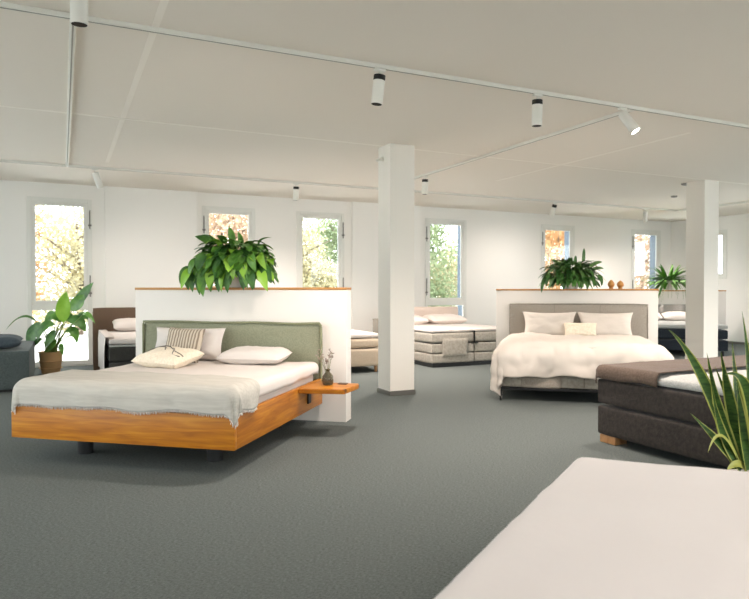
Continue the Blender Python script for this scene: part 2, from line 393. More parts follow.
WARM = (1.0, .875, .795)
def spotlight(a, bb, aim, label, power=60, hot=False, angle=144, blend=1.0, zt=3.11, ln=.235, group=None, color=WARM, radius=.05, cap=True):
    """aim: world-room direction of the beam (a, b, z)"""
    d = Vector(aim).normalized()
    root = thing('track_spotlight', label, 'spotlight', room(a, bb, H_CEIL-.036), RY, group)
    bm = bm_new(); box(bm, -.05, .05, -.018, .018, -.022, 0, .004, 1); cyl(bm, (0, 0, -.02), (0, 0, -.056), .008, seg=10)
    obj('bracket', bm, M['white_metal'], root)
    top = Vector((0, 0, -.056))-d*.0; r = .048
    q = Vector((0, 0, 1)).rotation_difference(-d).to_matrix().to_4x4()
    bm = bm_new()
    # hollow can: open front with a rim, recessed back
    lathe(bm, [(r-.004, -ln+.05), (r-.004, -ln), (r, -ln), (r, -.004), (r-.004, 0), (r-.006, 0), (r-.006, -.03), (0, -.03)], 28)
    bmesh.ops.transform(bm, matrix=Matrix.Translation(top) @ q, verts=bm.verts[:])
    can = obj('lamp_body', bm, M['white_metal'], root)
    bm = bm_new(); lathe(bm, [(r-.0045, -ln-.001), (r-.0045, -ln+.06), (r-.012, -ln+.06)], 28); 
    bmesh.ops.transform(bm, matrix=Matrix.Translation(top) @ q, verts=bm.verts[:])
    obj('baffle', bm, M['baffle'], root)
    if cap:
        bm = bm_new(); lathe(bm, [(r+.0006, -.042), (r+.0006, .0015), (r-.003, .002), (0, .002)], 28)
        bmesh.ops.transform(bm, matrix=Matrix.Translation(top) @ q, verts=bm.verts[:]); obj('cap', bm, M['baffle'], root)
    bm = bm_new(); zz = -ln+.006 if hot else -ln+.05
    lathe(bm, [(0, zz), (r-.006, zz)], 28)
    bmesh.ops.transform(bm, matrix=Matrix.Translation(top) @ q, verts=bm.verts[:])
    obj('lens', bm, M['lens_hot'] if hot else M['lens'], root)
    L = bpy.data.lights.new('spot_beam', 'SPOT'); L.energy = power; L.color = color; L.spot_size = math.radians(angle); L.spot_blend = blend; L.shadow_soft_size = radius
    lo = bpy.data.objects.new('spot_beam', L); COL.objects.link(lo); lo.parent = root
    lo.location = top+d*(ln+.03); lo.rotation_euler = Vector((0, 0, -1)).rotation_difference(d).to_euler()
    return root

S = lambda *a, **k: spotlight(*a, **k)
S(.10, 4.14, (0, .05, -1), 'big white spotlight cut off by the top edge of the picture', 40, cap=False)
S(2.37, 4.87, (-.10, .04, -1), 'white spotlight on the near track left of the central column', 190)
S(4.0, 4.87, (.0, .03, -1), 'white spotlight on the near track right of the central column', 230)
S(5.07, 4.87, (.256, -.51, -.85), 'lit white spotlight tilted towards the viewer at the track corner', 170, hot=True, cap=False)
S(.46, 10.72, (.36, .25, -1), 'white spotlight tilted beside the leftmost window', 75, cap=False)
S(3.63, 10.72, (0, .1, -1), 'white spotlight hanging just left of the central column', P_BACK)
S(5.25, 9.13, (0, .05, -1), 'white spotlight hanging just right of the central column', 480)
S(9.27, 10.72, (.05, .5, -1), 'white spotlight above the broad fern', 110)
S(11.87, 10.72, (.22, .2, -1), 'white spotlight tilted above the two wooden eggs', P_BACK, cap=False)
OFF = 'white spotlight added on the tracks outside the picture for fill light'  # fill lamps added out of view, modelled as track heads
for a, bb in ((7.6, 4.87), (9.6, 4.87), (12.2, 4.87)):
    S(a, bb, (-.08, .08, -1), OFF, P_OFF, group='spotlights outside the picture')
for a, bb, q_ in ((-2.0, -1.2, .5), (1.4, -1.2, 1.3), (3.2, -1.2, 1.6), (6.2, -1.2, 1), (9.2, -1.2, 1)):
    S(a, bb, (0, .55, -1), OFF, P_REAR*q_, group='spotlights outside the picture')

# ------------------------------------------------------------------ cloth, pillows
def arc(o, r):
    q = r*PI/2
    if o < q: return r*math.sin(o/r), r*(1-math.cos(o/r))
    return r, r+(o-q)
def drape(bm, x0, x1, y0, y1, W, Y0, Y1, top, r=.06, nx=90, ny=70, wr=.006, wave=.02, wfreq=16, seed=0, fluff=0, hemj=0.0, skew=None, zmin=None):
    """a cloth laid over a mattress |x|<W, Y0<y<Y1 and hanging over its edges by what sticks out"""
    grid = []
    for j in range(ny+1):
        row = []
        for i in range(nx+1):
            fs, ft = i/nx, j/ny
            s = x0+(x1-x0)*fs; t = y0+(y1-y0)*ft
            if hemj:
                s += hemj*noise.noise(Vector((t*3, seed, 1)))*(2*abs(fs-.5))**6
                t += hemj*noise.noise(Vector((s*3, seed, 5)))*(2*abs(ft-.5))**6
            if skew: s, t = skew(s, t, fs, ft)
            cx = max(-(W-r), min(W-r, s)); cy = max(Y0+r, min(Y1-r, t))
            ox, oy = s-cx, t-cy; o = math.hypot(ox, oy)
            p = Vector((cx, cy, top))
            if o > 1e-6:
                out, dn = arc(o, r); dx, dy = ox/o, oy/o
                per = cx*dy - cy*dx*1.0 + math.atan2(dy, dx)*.3
                hang = min(1, max(0, dn-.02)/.25)
                out += hang*wave*(math.sin(per*wfreq+seed)+.6*math.sin(per*wfreq*1.7+2+seed)+.5)
                p += Vector((dx*out, dy*out, -dn))
            nz = noise.noise(Vector((s*4+seed, t*4, seed)))*wr + noise.noise(Vector((s*11, t*9+seed, 3)))*wr*.5
            flat = max(0, 1-o/.1)
            p.z += nz*(.4+.6*flat) + fluff*flat*(noise.noise(Vector((s*2.2+seed, t*2.6, 7)))*.5+.5)
            if o > .05: p += Vector((ox/o, oy/o, 0))*(nz*1.5)
            if zmin is not None: p.z = max(p.z, zmin)
            row.append(bm.verts.new(p))
        grid.append(row)
    for j in range(ny):
        for i in range(nx): bm.faces.new((grid[j][i], grid[j][i+1], grid[j+1][i+1], grid[j+1][i]))
    return grid
def solid(o, t, sub=0):
    m = o.modifiers.new('thickness', 'SOLIDIFY'); m.thickness = t; m.offset = 1
    if sub: s = o.modifiers.new('smooth', 'SUBSURF'); s.levels = s.render_levels = sub
    return o
def pillow_bm(w, h, t, seed=0, n=26, pinch=.07, wr=.012, flange=0.0):
    bm = bm_new(); out = []
    for side in (1, -1):
        g = []
        for j in range(n+1):
            row = []
            for i in range(n+1):
                u, v = 2*i/n-1, 2*j/n-1
                th = max(0, (1-abs(u)**5)*(1-abs(v)**4))**.5
                x = w/2*u*(1-pinch*(1-v*v)*abs(u)); y = h/2*v*(1-pinch*(1-u*u)*abs(v))
                z = side*t/2*th
                edge = th
                z += edge*wr*(noise.noise(Vector((u*2+seed, v*2, side)))*1.3+noise.noise(Vector((u*6+seed, v*6, side)))*.5)
                # gathers running in from the corners
                z += side*edge*wr*.5*math.sin(14*(abs(u)-abs(v)))*(abs(u)*abs(v))
                row.append(bm.verts.new((x, y, z)))
            g.append(row)
        for j in range(n):
            for i in range(n): bm.faces.new((g[j][i], g[j][i+1], g[j+1][i+1], g[j+1][i]))
    bmesh.ops.remove_doubles(bm, verts=bm.verts[:], dist=.0006)
    return bm
def pillow(name, label, cat, m, w, h, t, frame, loc, rot, seed=0, piping=None, group=None, pinch=.07, wr=.012):
    """frame: matrix of the bed; loc, rot inside it"""
    o = obj(name, pillow_bm(w, h, t, seed, pinch=pinch, wr=wr), m)
    o.matrix_world = frame @ Matrix.Translation(loc) @ rot
    tag(o, label, cat, group)
    if piping:
        pts = []
        n = 24
        for k in range(4*n):
            e, f = divmod(k, n); f = 2*f/n-1
            u, v = ((f, -1), (1, f), (-f, 1), (-1, -f))[e]
            pts.append((w/2*u*(1-pinch*(1-v*v)*abs(u)), h/2*v*(1-pinch*(1-u*u)*abs(v)), 0))
        b = bm_new(); tube(b, pts+pts[:1], .005, 6); obj('piping', b, piping, o)
    return o
def rot(x=0, y=0, z=0):
    from mathutils import Euler
    return Euler((math.radians(x), math.radians(y), math.radians(z))).to_matrix().to_4x4()
def frame(x, y, yaw): return Matrix.Translation((x, y, 0)) @ Matrix.Rotation(yaw, 4, 'Z')

# ------------------------------------------------------------------ display walls (half height)
O1, O2, O3 = (-1.909, 4.882), (2.454, 7.73), (6.20, 13.35)
F1, F2, F3 = frame(*O1, BY), frame(*O2, BY), frame(*O3, BY)
def display_wall(F, x0, x1, y0, y1, h, label):
    t = thing('display_wall', label, 'partition wall', F @ Vector((0, 0, 0)), BY, 'half-height display walls', 'thing')
    b = bm_new(); box(b, x0, x1, y0, y1, 0, h-.026, .006, 2); obj('panel', b, M['partition'], t)
    b = bm_new(); box(b, x0-.004, x1+.004, y0-.006, y1+.006, h-.026, h, .004, 1); obj('cap_board', b, M['oak_cap'], t)
    return t
display_wall(F1, -1.24, 1.166, 2.085, 2.275, 1.372, 'half-height white display wall behind the oak bed, with wooden top board')
display_wall(F2, -1.115, 1.212, 2.17, 2.37, 1.36, 'half-height white display wall behind the bed with ivory duvet')
display_wall(F3, -1.4, 1.43, 2.10, 2.30, 1.335, 'farthest half-height white display wall, behind the navy bed')

# ------------------------------------------------------------------ oak bed
t = thing('oak_bed', 'floating oak bed with sage green headboard and white mattress', 'bed', F1 @ Vector((0, 0, 0)), BY)
b = bm_new(); box(b, -.956, .935, 0, .042, .196, .447, .006, 2); obj('footboard', b, M['oak'], t)
for s in (-1, 1):
    x0 = -.956 if s < 0 else .893
    b = bm_new(); box(b, x0, x0+.042, .0425, 2.02, .196, .447, .006, 2); obj('side_rail', b, M['oak_y'], t)
b = bm_new(); box(b, -.91, .89, .05, 2.0, .25, .28); obj('slat_base', b, M['oak_y'], t)
for x, y in ((-.595, .40), (.56, .43), (-.595, 1.7), (.56, 1.7)):
    b = bm_new(); cyl(b, (x, y, 0), (x, y, .25), .062, seg=28); obj('leg', b, M['black'], t)
b = bm_new(); soft(b, -.885, .865, .055, 2.0, .285, .60, .055, .006, 14, .004, 3); mt = obj('mattress', b, M['sheet'], t)
b = bm_new()
soft(b, -1.09, .925, 2.0, 2.07, .30, 1.005, .033, .006, 16, .003, 5); hb = obj('headboard', b, M['green'], t)
b = bm_new()   # flange seam round the headboard
pts = [(-1.088, 2.0, .32), (-1.088, 2.0, .98), (-1.085, 1.998, 1.005), (-.9, 1.998, 1.008)] + [(-.9+1.7*k/12, 1.998, 1.005+.004*math.sin(k)) for k in range(1, 12)] + [(.91, 1.998, 1.01), (.926, 2.0, .99), (.926, 2.0, .32)]
tube(b, pts, .012, 8); obj('flange', b, M['green_d'], hb)
# sheet over the mattress, hanging to the rail
b = bm_new(); drape(b, -.99, .99, .47, 1.96, .90, -.3, 3, .612, .05, 70, 60, .004, .004, 10, 2, hemj=.03)
o = solid(obj('bed_sheet', b, M['sheet']), .006); o.matrix_world = F1.copy(); tag(o, 'smooth white sheet spread over the oak bed mattress', 'bed sheet')
# throw over the foot end
def skew1(s, tt, fs, ft):
    return s, tt-.12*max(0, (s-.55)/.4)*ft + .05*(1-fs)*ft
b = bm_new(); g = drape(b, -1.10, 1.10, -.165, .54, .945, -.02, 3, .645, .085, 130, 60, .009, .012, 14, 11, hemj=.03, skew=skew1)
edge = [v.co.copy() for v in g[0]] ; side_r = [r_[-1].co.copy() for r_ in g]; side_l = [r_[0].co.copy() for r_ in g]
th = solid(obj('throw_blanket', b, M['throw']), .012); th.matrix_world = F1.copy(); tag(th, 'light grey woven throw over the foot of the oak bed', 'blanket')
b = bm_new(); random.seed(4)
for run in (edge, side_r, side_l):
    for k in range(len(run)-1):
        for q in range(2):
            p = run[k].lerp(run[k+1], q/2)
            o_ = Vector((random.uniform(-.008, .008), random.uniform(-.008, .008), 0))
            c = Vector((p.x, p.y-.3, 0)).normalized()*.006 if run is edge else Vector(((1 if run is side_r else -1)*.006, 0, 0))
            tube(b, [p+c, p+o_*.5+c+Vector((0, 0, -.012)), p+o_+c+Vector((0, 0, -random.uniform(.014, .024)))], .0032, 4, .0015)
fr = obj('fringe', b, M['fringe'], th); fr['kind'] = 'stuff'
# bedside shelf
t = thing('bedside_shelf', 'slim oak shelf hooked to the oak bed, holding the vase', 'bedside shelf', F1 @ Vector((0, 0, 0)), BY)
b = bm_new()
vs = [(.94, 1.31), (1.36, 1.36), (1.40, 1.70), (1.38, 1.78), (.94, 1.76)]
lo = [b.verts.new((x, y, .405)) for x, y in vs]; hi = [b.verts.new((x, y, .447)) for x, y in vs]
b.faces.new(lo[::-1]); b.faces.new(hi)
for k in range(5): b.faces.new((lo[k], lo[(k+1) % 5], hi[(k+1) % 5], hi[k]))
bmesh.ops.bevel(b, geom=b.edges[:], offset=.006, segments=2, affect='EDGES'); obj('shelf_board', b, M['oak'], t)
b = bm_new(); box(b, .937, .952, 1.55, 1.63, .27, .404, .002, 1); box(b, .952, 1.2, 1.57, 1.61, .392, .404, .002, 1); obj('bracket', b, M['black'], t)
VX, VY = 1.12, 1.62
t = thing('glass_vase', 'smoked glass bottle vase with dried flowers on the oak shelf', 'vase', F1 @ Vector((VX, VY, .447)), BY)
b = bm_new(); lathe(b, [(0, 0), (.042, .001), (.05, .012), (.054, .045), (.05, .085), (.03, .112), (.02, .12), (.018, .135), (.026, .148), (.022, .148), (.015, .136), (.017, .12), (.026, .11), (.046, .083), (.05, .045), (.046, .014), (0, .008)], 28)
for v in b.verts:
    a_ = math.atan2(v.co.y, v.co.x); k = 1+.03*math.sin(12*a_); v.co.x *= k; v.co.y *= k
obj('bottle', b, M['smoke_glass'], t)
random.seed(3); b = bm_new(); b2 = bm_new()
for k in range(11):
    an = random.uniform(0, 2*PI); sp = random.uniform(.02, .10); hgt = random.uniform(.2, .36)
    if k < 3: an = PI+random.uniform(-.5, .5); sp = random.uniform(.07, .11)
    tip = Vector((math.cos(an)*sp, math.sin(an)*sp, hgt)); mid = Vector((tip.x*.3, tip.y*.3, .16))
    tube(b, [(tip.x*.05, tip.y*.05, .03), mid, tip*.97], .0016, 5)
    for q in range(9):
        f = random.uniform(.55, 1.0); p = mid.lerp(tip, f)+Vector((random.uniform(-.014, .014), random.uniform(-.014, .014), random.uniform(-.01, .01)))
        bmesh.ops.create_icosphere(b2, subdivisions=1, radius=random.uniform(.004, .0085), matrix=Matrix.Translation(p))
obj('stems', b, M['dry_stem'], t); obj('blossoms', b2, M['dry'], t)
b = bm_new(); box(b, 1.20, 1.29, 1.67, 1.73, .447, .457, .003, 1)
o = obj('coaster', b, M['brown']); o.matrix_world = F1.copy(); tag(o, 'small flat brown coaster beside the vase on the oak shelf', 'coaster')

# pillows of the oak bed
pillow('bed_pillow', 'upright white pillow leaning on the left of the sage headboard', 'pillow', M['sheet'], .80, .34, .16, F1, (-.47, 1.86, .79), rot(74, 0, 0), 1)
pillow('bed_pillow', 'white pillow lying flat at the right of the oak bed', 'pillow', M['sheet'], .66, .38, .14, F1, (.32, 1.74, .695), rot(6, 0, 0), 2, pinch=.0)
pillow('striped_cushion', 'beige and brown striped cushion standing before the upright white pillow', 'cushion', M['cushion_stripe'], .42, .36, .12, F1, (-.43, 1.69, .79), rot(70, 2, -3), 3)
pc = pillow('lined_cushion', 'ivory cushion with dark drawn lines lying before the striped cushion', 'cushion', M['ivory'], .52, .44, .15, F1, (-.385, 1.33, .70), rot(9, 2, -10), 5)
def on_pillow(w, h, t, u, v):
    th_ = max(0, (1-abs(u)**5)*(1-abs(v)**4))**.5
    return (w/2*u*(1-.07*(1-v*v)*abs(u)), h/2*v*(1-.07*(1-u*u)*abs(v)), t/2*th_+.005)
b = bm_new()
tube(b, [on_pillow(.52, .44, .15, -.95+1.9*k/30, .45+.3*math.sin(k/30*5+.4)-.5*k/30) for k in range(31)], .005, 6)
tube(b, [on_pillow(.52, .44, .15, -.9+.8*k/16, -.1+.5*math.sin(k/16*3)) for k in range(17)], .005, 6)
tube(b, [on_pillow(.52, .44, .15, .1+.8*k/16, -.2+.4*math.cos(k/16*4)) for k in range(17)], .005, 6)
obj('stitched_line', b, M['dark_line'], pc)

# ------------------------------------------------------------------ bed with ivory duvet
t = thing('upholstered_bed', 'grey upholstered bed on black metal legs under an ivory duvet', 'bed', F2 @ Vector((0, 0, 0)), BY)
b = bm_new(); soft(b, -.91, 1.06, 2.09, 2.165, .25, 1.14, .02, .004, 16, .002, 3); hb = obj('headboard', b, M['taupe'], t)
b = bm_new()
for x in (-.25, .4): tube(b, [(x, 2.087, .6), (x, 2.087, 1.135)], .003, 5)
tube(b, [(-.91, 2.09, .3), (-.91, 2.09, 1.13), (1.06, 2.09, 1.13), (1.06, 2.09, .3)], .006, 6)
obj('seam', b, M['stone_d'], hb)
b = bm_new(); box(b, -.96, 1.0, 0, .05, .135, .165, .003, 1); box(b, -.96, 1.0, 2.02, 2.06, .135, .165, .003, 1)
for x in (-.96, .96): box(b, x, x+.04, .05, 2.02, .135, .165, .003, 1)
obj('metal_frame', b, M['black'], t)
for x in (-.945, .985):
    for y in (.02, 2.0):
        b = bm_new(); cyl(b, (x, y, .136), (x, y, 0), .018, .014, seg=14); obj('leg', b, M['black'], t)
b = bm_new(); soft(b, -.945, .99, .02, 2.06, .167, .345, .02, .004, 12, .003, 8); obj('base', b, M['stone'], t)
b = bm_new(); soft(b, -.70, -.24, .0, .018, .172, .32, .008, .004, 8, .004, 2); obj('fabric_flap', b, M['taupe'], t)
b = bm_new(); box(b, .02, .03, .008, .02, .18, .34, .002, 1); box(b, -.93, .97, .006, .02, .335, .36, .004, 1); obj('gap_shade', b, M['stone_d'], t)  # darker strips stand in for the shade in the slit and under the mattress
b = bm_new(); soft(b, -.90, .94, .04, 2.06, .35, .60, .06, .006, 12, .003, 4); obj('mattress', b, M['sheet_warm'], t)
b = bm_new(); drape(b, -1.42, 1.40, -.31, 1.60, .99, -.03, 3, .645, .14, 120, 100, .022, .032, 9, 5, fluff=.06, hemj=.06)
o = solid(obj('duvet', b, M['sheet_warm']), .035); o.matrix_world = F2.copy(); tag(o, 'puffy ivory duvet hanging over the sides of the grey bed', 'duvet')
pillow('bed_pillow', 'left ivory pillow against the taupe headboard, above the duvet', 'pillow', M['sheet_warm'], .78, .42, .17, F2, (-.33, 1.93, .825), rot(70, 0, 0), 6, pinch=.12)
pillow('bed_pillow', 'right ivory pillow against the taupe headboard, above the duvet', 'pillow', M['sheet_warm'], .78, .42, .17, F2, (.46, 1.93, .825), rot(70, 0, 0), 7, pinch=.12)
pillow('small_cushion', 'small beige cushion between the two ivory pillows', 'cushion', M['ivory'], .46, .26, .12, F2, (.10, 1.77, .755), rot(58, 0, 0), 8)
for k, x in enumerate((.57, .70)):
    t = thing('wooden_egg', ['left wooden egg on the display wall, nearer the broad fern', 'right wooden egg on the display wall, farther from the broad fern'][k], 'ornament', F2 @ Vector((x, 2.25, 1.36)), BY, 'wooden eggs on the display wall')
    b = bm_new(); h = .135 - .012*k
    lathe(b, [(0, 0), (.03, .001)] + [(.052*math.sin(PI*f)**.8*(1-.25*f)*1.1, .004+h*f) for f in [x_/14 for x_ in range(2, 14)]] + [(0, h+.004)], 24); obj('egg_body', b, M['egg'], t)

# ------------------------------------------------------------------ navy bed, far right
t = thing('box_spring_bed', 'navy box-spring bed half hidden by the right column', 'bed', F3 @ Vector((0, 0, 0)), BY)
for nm, z0, z1, m, r in (('base', .10, .33, 'navy', .03), ('base', .335, .54, 'navy', .04), ('topper', .545, .64, 'palegrey', .04)):
    b = bm_new(); soft(b, -.92, .93, 0, 1.96, z0, z1, r, .004, 10, .003, 2); obj(nm, b, M[m], t)
b = bm_new(); soft(b, -.98, .98, 1.985, 2.085, .1, 1.0, .03, .004, 10, .002, 2); obj('headboard', b, M['midgrey'], t)
for x in (-.85, .85):
    for y in (.1, 1.8):
        b = bm_new(); cyl(b, (x, y, 0), (x, y, .1), .03, seg=14); obj('leg', b, M['black'], t)
for k, x in enumerate((-.45, .43)):
    pillow('bed_pillow', ['white pillow on the far navy bed, left of the column', 'white pillow on the far navy bed, hidden side behind the column'][k], 'pillow', M['sheet'], .86, .44, .17, F3, (x, 1.70, .745), rot(10, 0, 0), 20+k, pinch=.02)

# ------------------------------------------------------------------ brown bed behind the oak bed's wall
FR = lambda a, bb: frame(*room(a, bb)[:2], RY)
F4 = FR(.46, 11.80)
t = thing('box_spring_bed', 'dark box-spring bed with brown headboard beside the leftmost window', 'bed', F4 @ Vector((0, 0, 0)), RY)
b = bm_new(); soft(b, 0, 1.75, 0, .10, 0, 1.045, .02, .003, 10, .002, 1); obj('headboard', b, M['brown'], t)
b = bm_new(); soft(b, .125, 1.65, -2.0, -.005, .06, .33, .03, .004, 10, .002, 1); obj('base', b, M['charcoal'], t)
b = bm_new(); soft(b, .125, 1.65, -2.0, -.005, .335, .54, .03, .004, 10, .002, 2); obj('base', b, M['charcoal'], t)
b = bm_new(); soft(b, .125, 1.66, -2.0, -.005, .575, .66, .03, .006, 10, .004, 2); obj('topper', b, M['sheet'], t)
b = bm_new(); soft(b, .13, 1.65, -1.99, -.005, .541, .574, .012, .002, 6, .001, 2); obj('topper', b, M['palegrey'], t)
for x in (.3, 1.5):
    for y in (-1.85, -.15):
        b = bm_new(); cyl(b, (x, y, 0), (x, y, .07), .03, seg=12); obj('leg', b, M['black'], t)
b = bm_new()
n = 20; rows = []
for j in range(13):
    f = j/12; row = []
    for i in range(n+1):
        y = -1.9+1.85*i/n; z = .668-.55*f
        x = .096-.02*min(1, f*5)-.01*math.sin(i*1.1+f*2)*f
        if j == 0: x = .20
        row.append(b.verts.new((x, y, .678 if j < 2 else z)))
    rows.append(row)
for j in range(12):
    for i in range(n): b.faces.new((rows[j][i], rows[j][i+1], rows[j+1][i+1], rows[j+1][i]))
o = solid(obj('hanging_sheet', b, M['sheet']), .006); o.matrix_world = F4.copy(); tag(o, 'white sheet hanging down the side of the dark bed', 'bed sheet')
pillow('bed_pillow', 'white pillow on the dark bed with brown headboard', 'pillow', M['sheet'], .75, .42, .16, F4, (.66, -.31, .775), rot(12, 0, 0), 9, pinch=.02)

# dark upholstered box bed at the left edge
F5 = FR(-.392, 9.825)
t = thing('box_spring_bed', 'dark grey-green box bed cut off at the left edge', 'bed', F5 @ Vector((0, 0, 0)), RY)
b = bm_new(); soft(b, -1.6, 0, 0, 1.95, .03, .545, .03, .006, 12, .003, 1); obj('base', b, M['slate_g'], t)
b = bm_new(); box(b, -1.55, -.05, .05, 1.9, 0, .031); obj('plinth', b, M['black'], t)
pillow('dark_pillow', 'dark blue-grey pillow on the box bed at the left edge', 'pillow', M['slate'], .75, .45, .17, F5, (-.47, .32, .65), rot(4, 0, 0), 10)

# beige single bed seen between display wall and column
F6 = FR(4.80, 9.62)
t = thing('single_bed', 'low beige upholstered bed left of the central column', 'bed', F6 @ Vector((0, 0, 0)), RY)
b = bm_new(); soft(b, -1.15, 0, 0, 1.95, .10, .39, .03, .004, 10, .002, 1); obj('base', b, M['beige'], t)
b = bm_new(); soft(b, -1.15, -.07, .04, 1.95, .392, .555, .05, .004, 10, .002, 2); obj('mattress', b, M['beige'], t)
b = bm_new(); soft(b, -1.15, -.09, .08, 1.95, .556, .64, .035, .006, 10, .003, 2); obj('topper', b, M['sheet'], t)
for x in (-1.0, -.14):
    for y in (.1, 1.8):
        b = bm_new(); cyl(b, (x, y, .10), (x, y, 0), .032, .022, seg=14); obj('leg', b, M['soft_tan'], t)
t = thing('narrow_cabinet', 'narrow grey upright cabinet whose edge shows left of the central column', 'cabinet', room(5.60, 11.42), RY)
b = bm_new(); box(b, 0, .115, .0, .4, .03, .745, .006, 2); obj('cabinet_body', b, M['greyfab'], t)
b = bm_new(); box(b, -.004, .119, -.004, .404, .745, .77, .004, 1); obj('top', b, M['greyfab'], t)
b = bm_new(); box(b, .01, .105, .01, .39, 0, .031); obj('plinth', b, M['black'], t)

# stone-grey divan with two motor bases
F7 = FR(5.738, 9.732)
t = thing('box_spring_bed', 'stone-grey divan with a side pocket, right of the central column', 'bed', F7 @ Vector((0, 0, 0)), RY)
for x0, x1 in ((0, .868), (.882, 1.76)):
    b = bm_new(); soft(b, x0, x1, 0, 2.0, .07, .238, .02, .004, 8, .003, 1); obj('base', b, M['stone'], t)
    b = bm_new(); soft(b, x0, x1, 0, 2.0, .243, .41, .02, .004, 8, .003, 2); obj('base', b, M['stone'], t)
    b = bm_new(); soft(b, x0, x1, 0, 2.0, .42, .60, .035, .006, 8, .004, 3); obj('mattress', b, M['stone'], t)
    b = bm_new(); soft(b, x0+.005, x1-.005, .01, 2.0, .60, .655, .022, .006, 8, .006, 4); obj('topper', b, M['sheet'], t)
b = bm_new(); box(b, .03, 1.73, .03, 1.97, 0, .075); obj('plinth', b, M['black'], t)
b = bm_new(); soft(b, .20, .72, -.02, -.004, .19, .49, .007, .002, 6, .002, 1); obj('side_pocket', b, M['stone'], t)
b = bm_new(); box(b, .80, .95, -.008, .0, .395, .415, .002, 1); box(b, .868, .882, -.004, .02, .42, .62, .002, 1); obj('gap_shade', b, M['baffle'], t)  # black strips paint in the shade between the layers and the two halves
b = bm_new(); soft(b, .12, 1.85, 2.03, 2.14, 0, .99, .03, .003, 10, .002, 2); obj('headboard', b, M['pink'], t)
for k, x in enumerate((.42, 1.32)):
    pillow('bed_pillow', ['blush pillow on the stone-grey divan, next to the central column', 'blush pillow on the stone-grey divan, farther from the central column'][k], 'pillow', M['pink_l'], .82, .5, .16, F7, (x, 1.74, .755), rot(7, 0, 0), 30+k, pinch=.03)

# ------------------------------------------------------------------ dark brown box-spring bed at the right
F8 = FR(4.29, 4.40)
t = thing('box_spring_bed', 'dark brown leather-look box-spring bed on wooden blocks at the right', 'bed', F8 @ Vector((0, 0, 0)), RY)
b = bm_new(); soft(b, 0, 2.2, -2.15, 0, .065, .332, .03, .006, 16, .004, 1); obj('base', b, M['brown_d'], t)
b = bm_new(); soft(b, 0, 2.2, -2.15, 0, .338, .568, .03, .006, 16, .004, 2); obj('base', b, M['brown_d'], t)
b = bm_new(); soft(b, .008, 2.19, -2.15, -.01, .57, .652, .04, .004, 16, .003, 3); obj('topper', b, M['palegrey'], t)
for x in (.02, 2.02):
    for y in (-.2, -2.1):
        b = bm_new(); box(b, x, x+.14, y, y+.18, 0, .07, .006, 2); obj('foot', b, M['soft_tan'], t)
b = bm_new()
def skew8(s, tt, fs, ft): return s, tt
drape(b, -1.20, 1.20, -.66, .11, 1.112, -5, .02, .678, .05, 80, 50, .004, .006, 10, 3, hemj=.02)
o = solid(obj('foot_throw', b, M['brown_throw']), .008); o.matrix_world = F8 @ Matrix.Translation((1.1, 0, 0)); tag(o, 'brown throw strip across the end of the dark brown bed', 'blanket')

# ------------------------------------------------------------------ white bed in front of the viewer
BY9 = math.radians(-27)
F9 = frame(.93, 2.924, BY9)    # its far left corner
t = thing('white_bed', 'white-sheeted bed filling the lower right corner', 'bed', F9 @ Vector((0, 0, 0)), BY9)
b = bm_new(); soft(b, .05, 1.75, -2.0, -.06, .08, .36, .03, .004, 10, .002, 1); obj('base', b, M['greyfab'], t)
b = bm_new(); soft(b, .03, 1.77, -2.02, -.04, .362, .588, .05, .003, 10, .002, 1); obj('mattress', b, M['sheet5'], t)
for x in (.15, 1.65):
    for y in (-1.9, -.2):
        b = bm_new(); cyl(b, (x, y, .09), (x, y, 0), .03, .024, seg=14); obj('leg', b, M['soft_tan'], t)
b = bm_new()
def skew9(s, tt, fs, ft):
    return s, tt
drape(b, -1.05, 1.02, -2.0, .10, .93, -5, .01, .60, .05, 120, 110, .005, .012, 12, 9, hemj=.01, skew=skew9)
for v in b.verts:   # the topper is not quite square
    v.co.x -= .036*max(0, -v.co.y)*max(0, .5-v.co.x); v.co.y += .10*max(0, v.co.x+.9)*max(0, 1+v.co.y)
o = solid(obj('bed_sheet', b, M['sheet5']), .008); o.matrix_world = F9 @ Matrix.Translation((.9, 0, 0)); tag(o, 'loose white sheet over the bed in the lower right corner', 'bed sheet')

# ------------------------------------------------------------------ plants
def qb(a, c, b, t): return a*(1-t)**2 + c*(2*t*(1-t)) + b*t*t
def prof_oval(t): return max(.02, math.sin(PI*min(1, t**.85))**.8)
def prof_strap(t): return max(.02, min(1, t/.12)**.6 * (1-t**3)**.7)
def prof_sword(t): return max(.015, (.45+.55*math.sin(PI*min(1, t*1.15+.1)))*(1-t**5))
def blade(bm, p0, p1, p2, W, face, prof=prof_oval, n=9, fold=.22, edge_mat=0, wav=.0, bend=True):
    """one leaf: p0 base, p2 tip, curving so that it passes p1; face: the side it shows"""
    p0, p1, p2, face = Vector(p0), Vector(p1), Vector(p2), Vector(face)
    c = p1*2 - (p0+p2)*.5
    cols = (-1, -.74, 0, .74, 1) if edge_mat else (-1, -.5, 0, .5, 1)
    rows = []
    for k in range(n+1):
        t = k/n; p = qb(p0, c, p2, t); d = (qb(p0, c, p2, min(1, t+.02))-qb(p0, c, p2, max(0, t-.02)))
        if d.length < 1e-6: d = p2-p0
        d.normalize(); s = d.cross(face)
        if s.length < .05: s = d.orthogonal()
        s.normalize(); nrm = s.cross(d).normalized()
        w = W/2*prof(t)
        rows.append([bm.verts.new(p+s*(w*u)+nrm*(abs(u)*w*fold+wav*math.sin(t*14+u*2)*w*abs(u))) for u in cols])
    for k in range(n):
        for i in range(4):
            f = bm.faces.new((rows[k][i], rows[k][i+1], rows[k+1][i+1], rows[k+1][i]))
            if edge_mat and i in (0, 3): f.material_index = 1
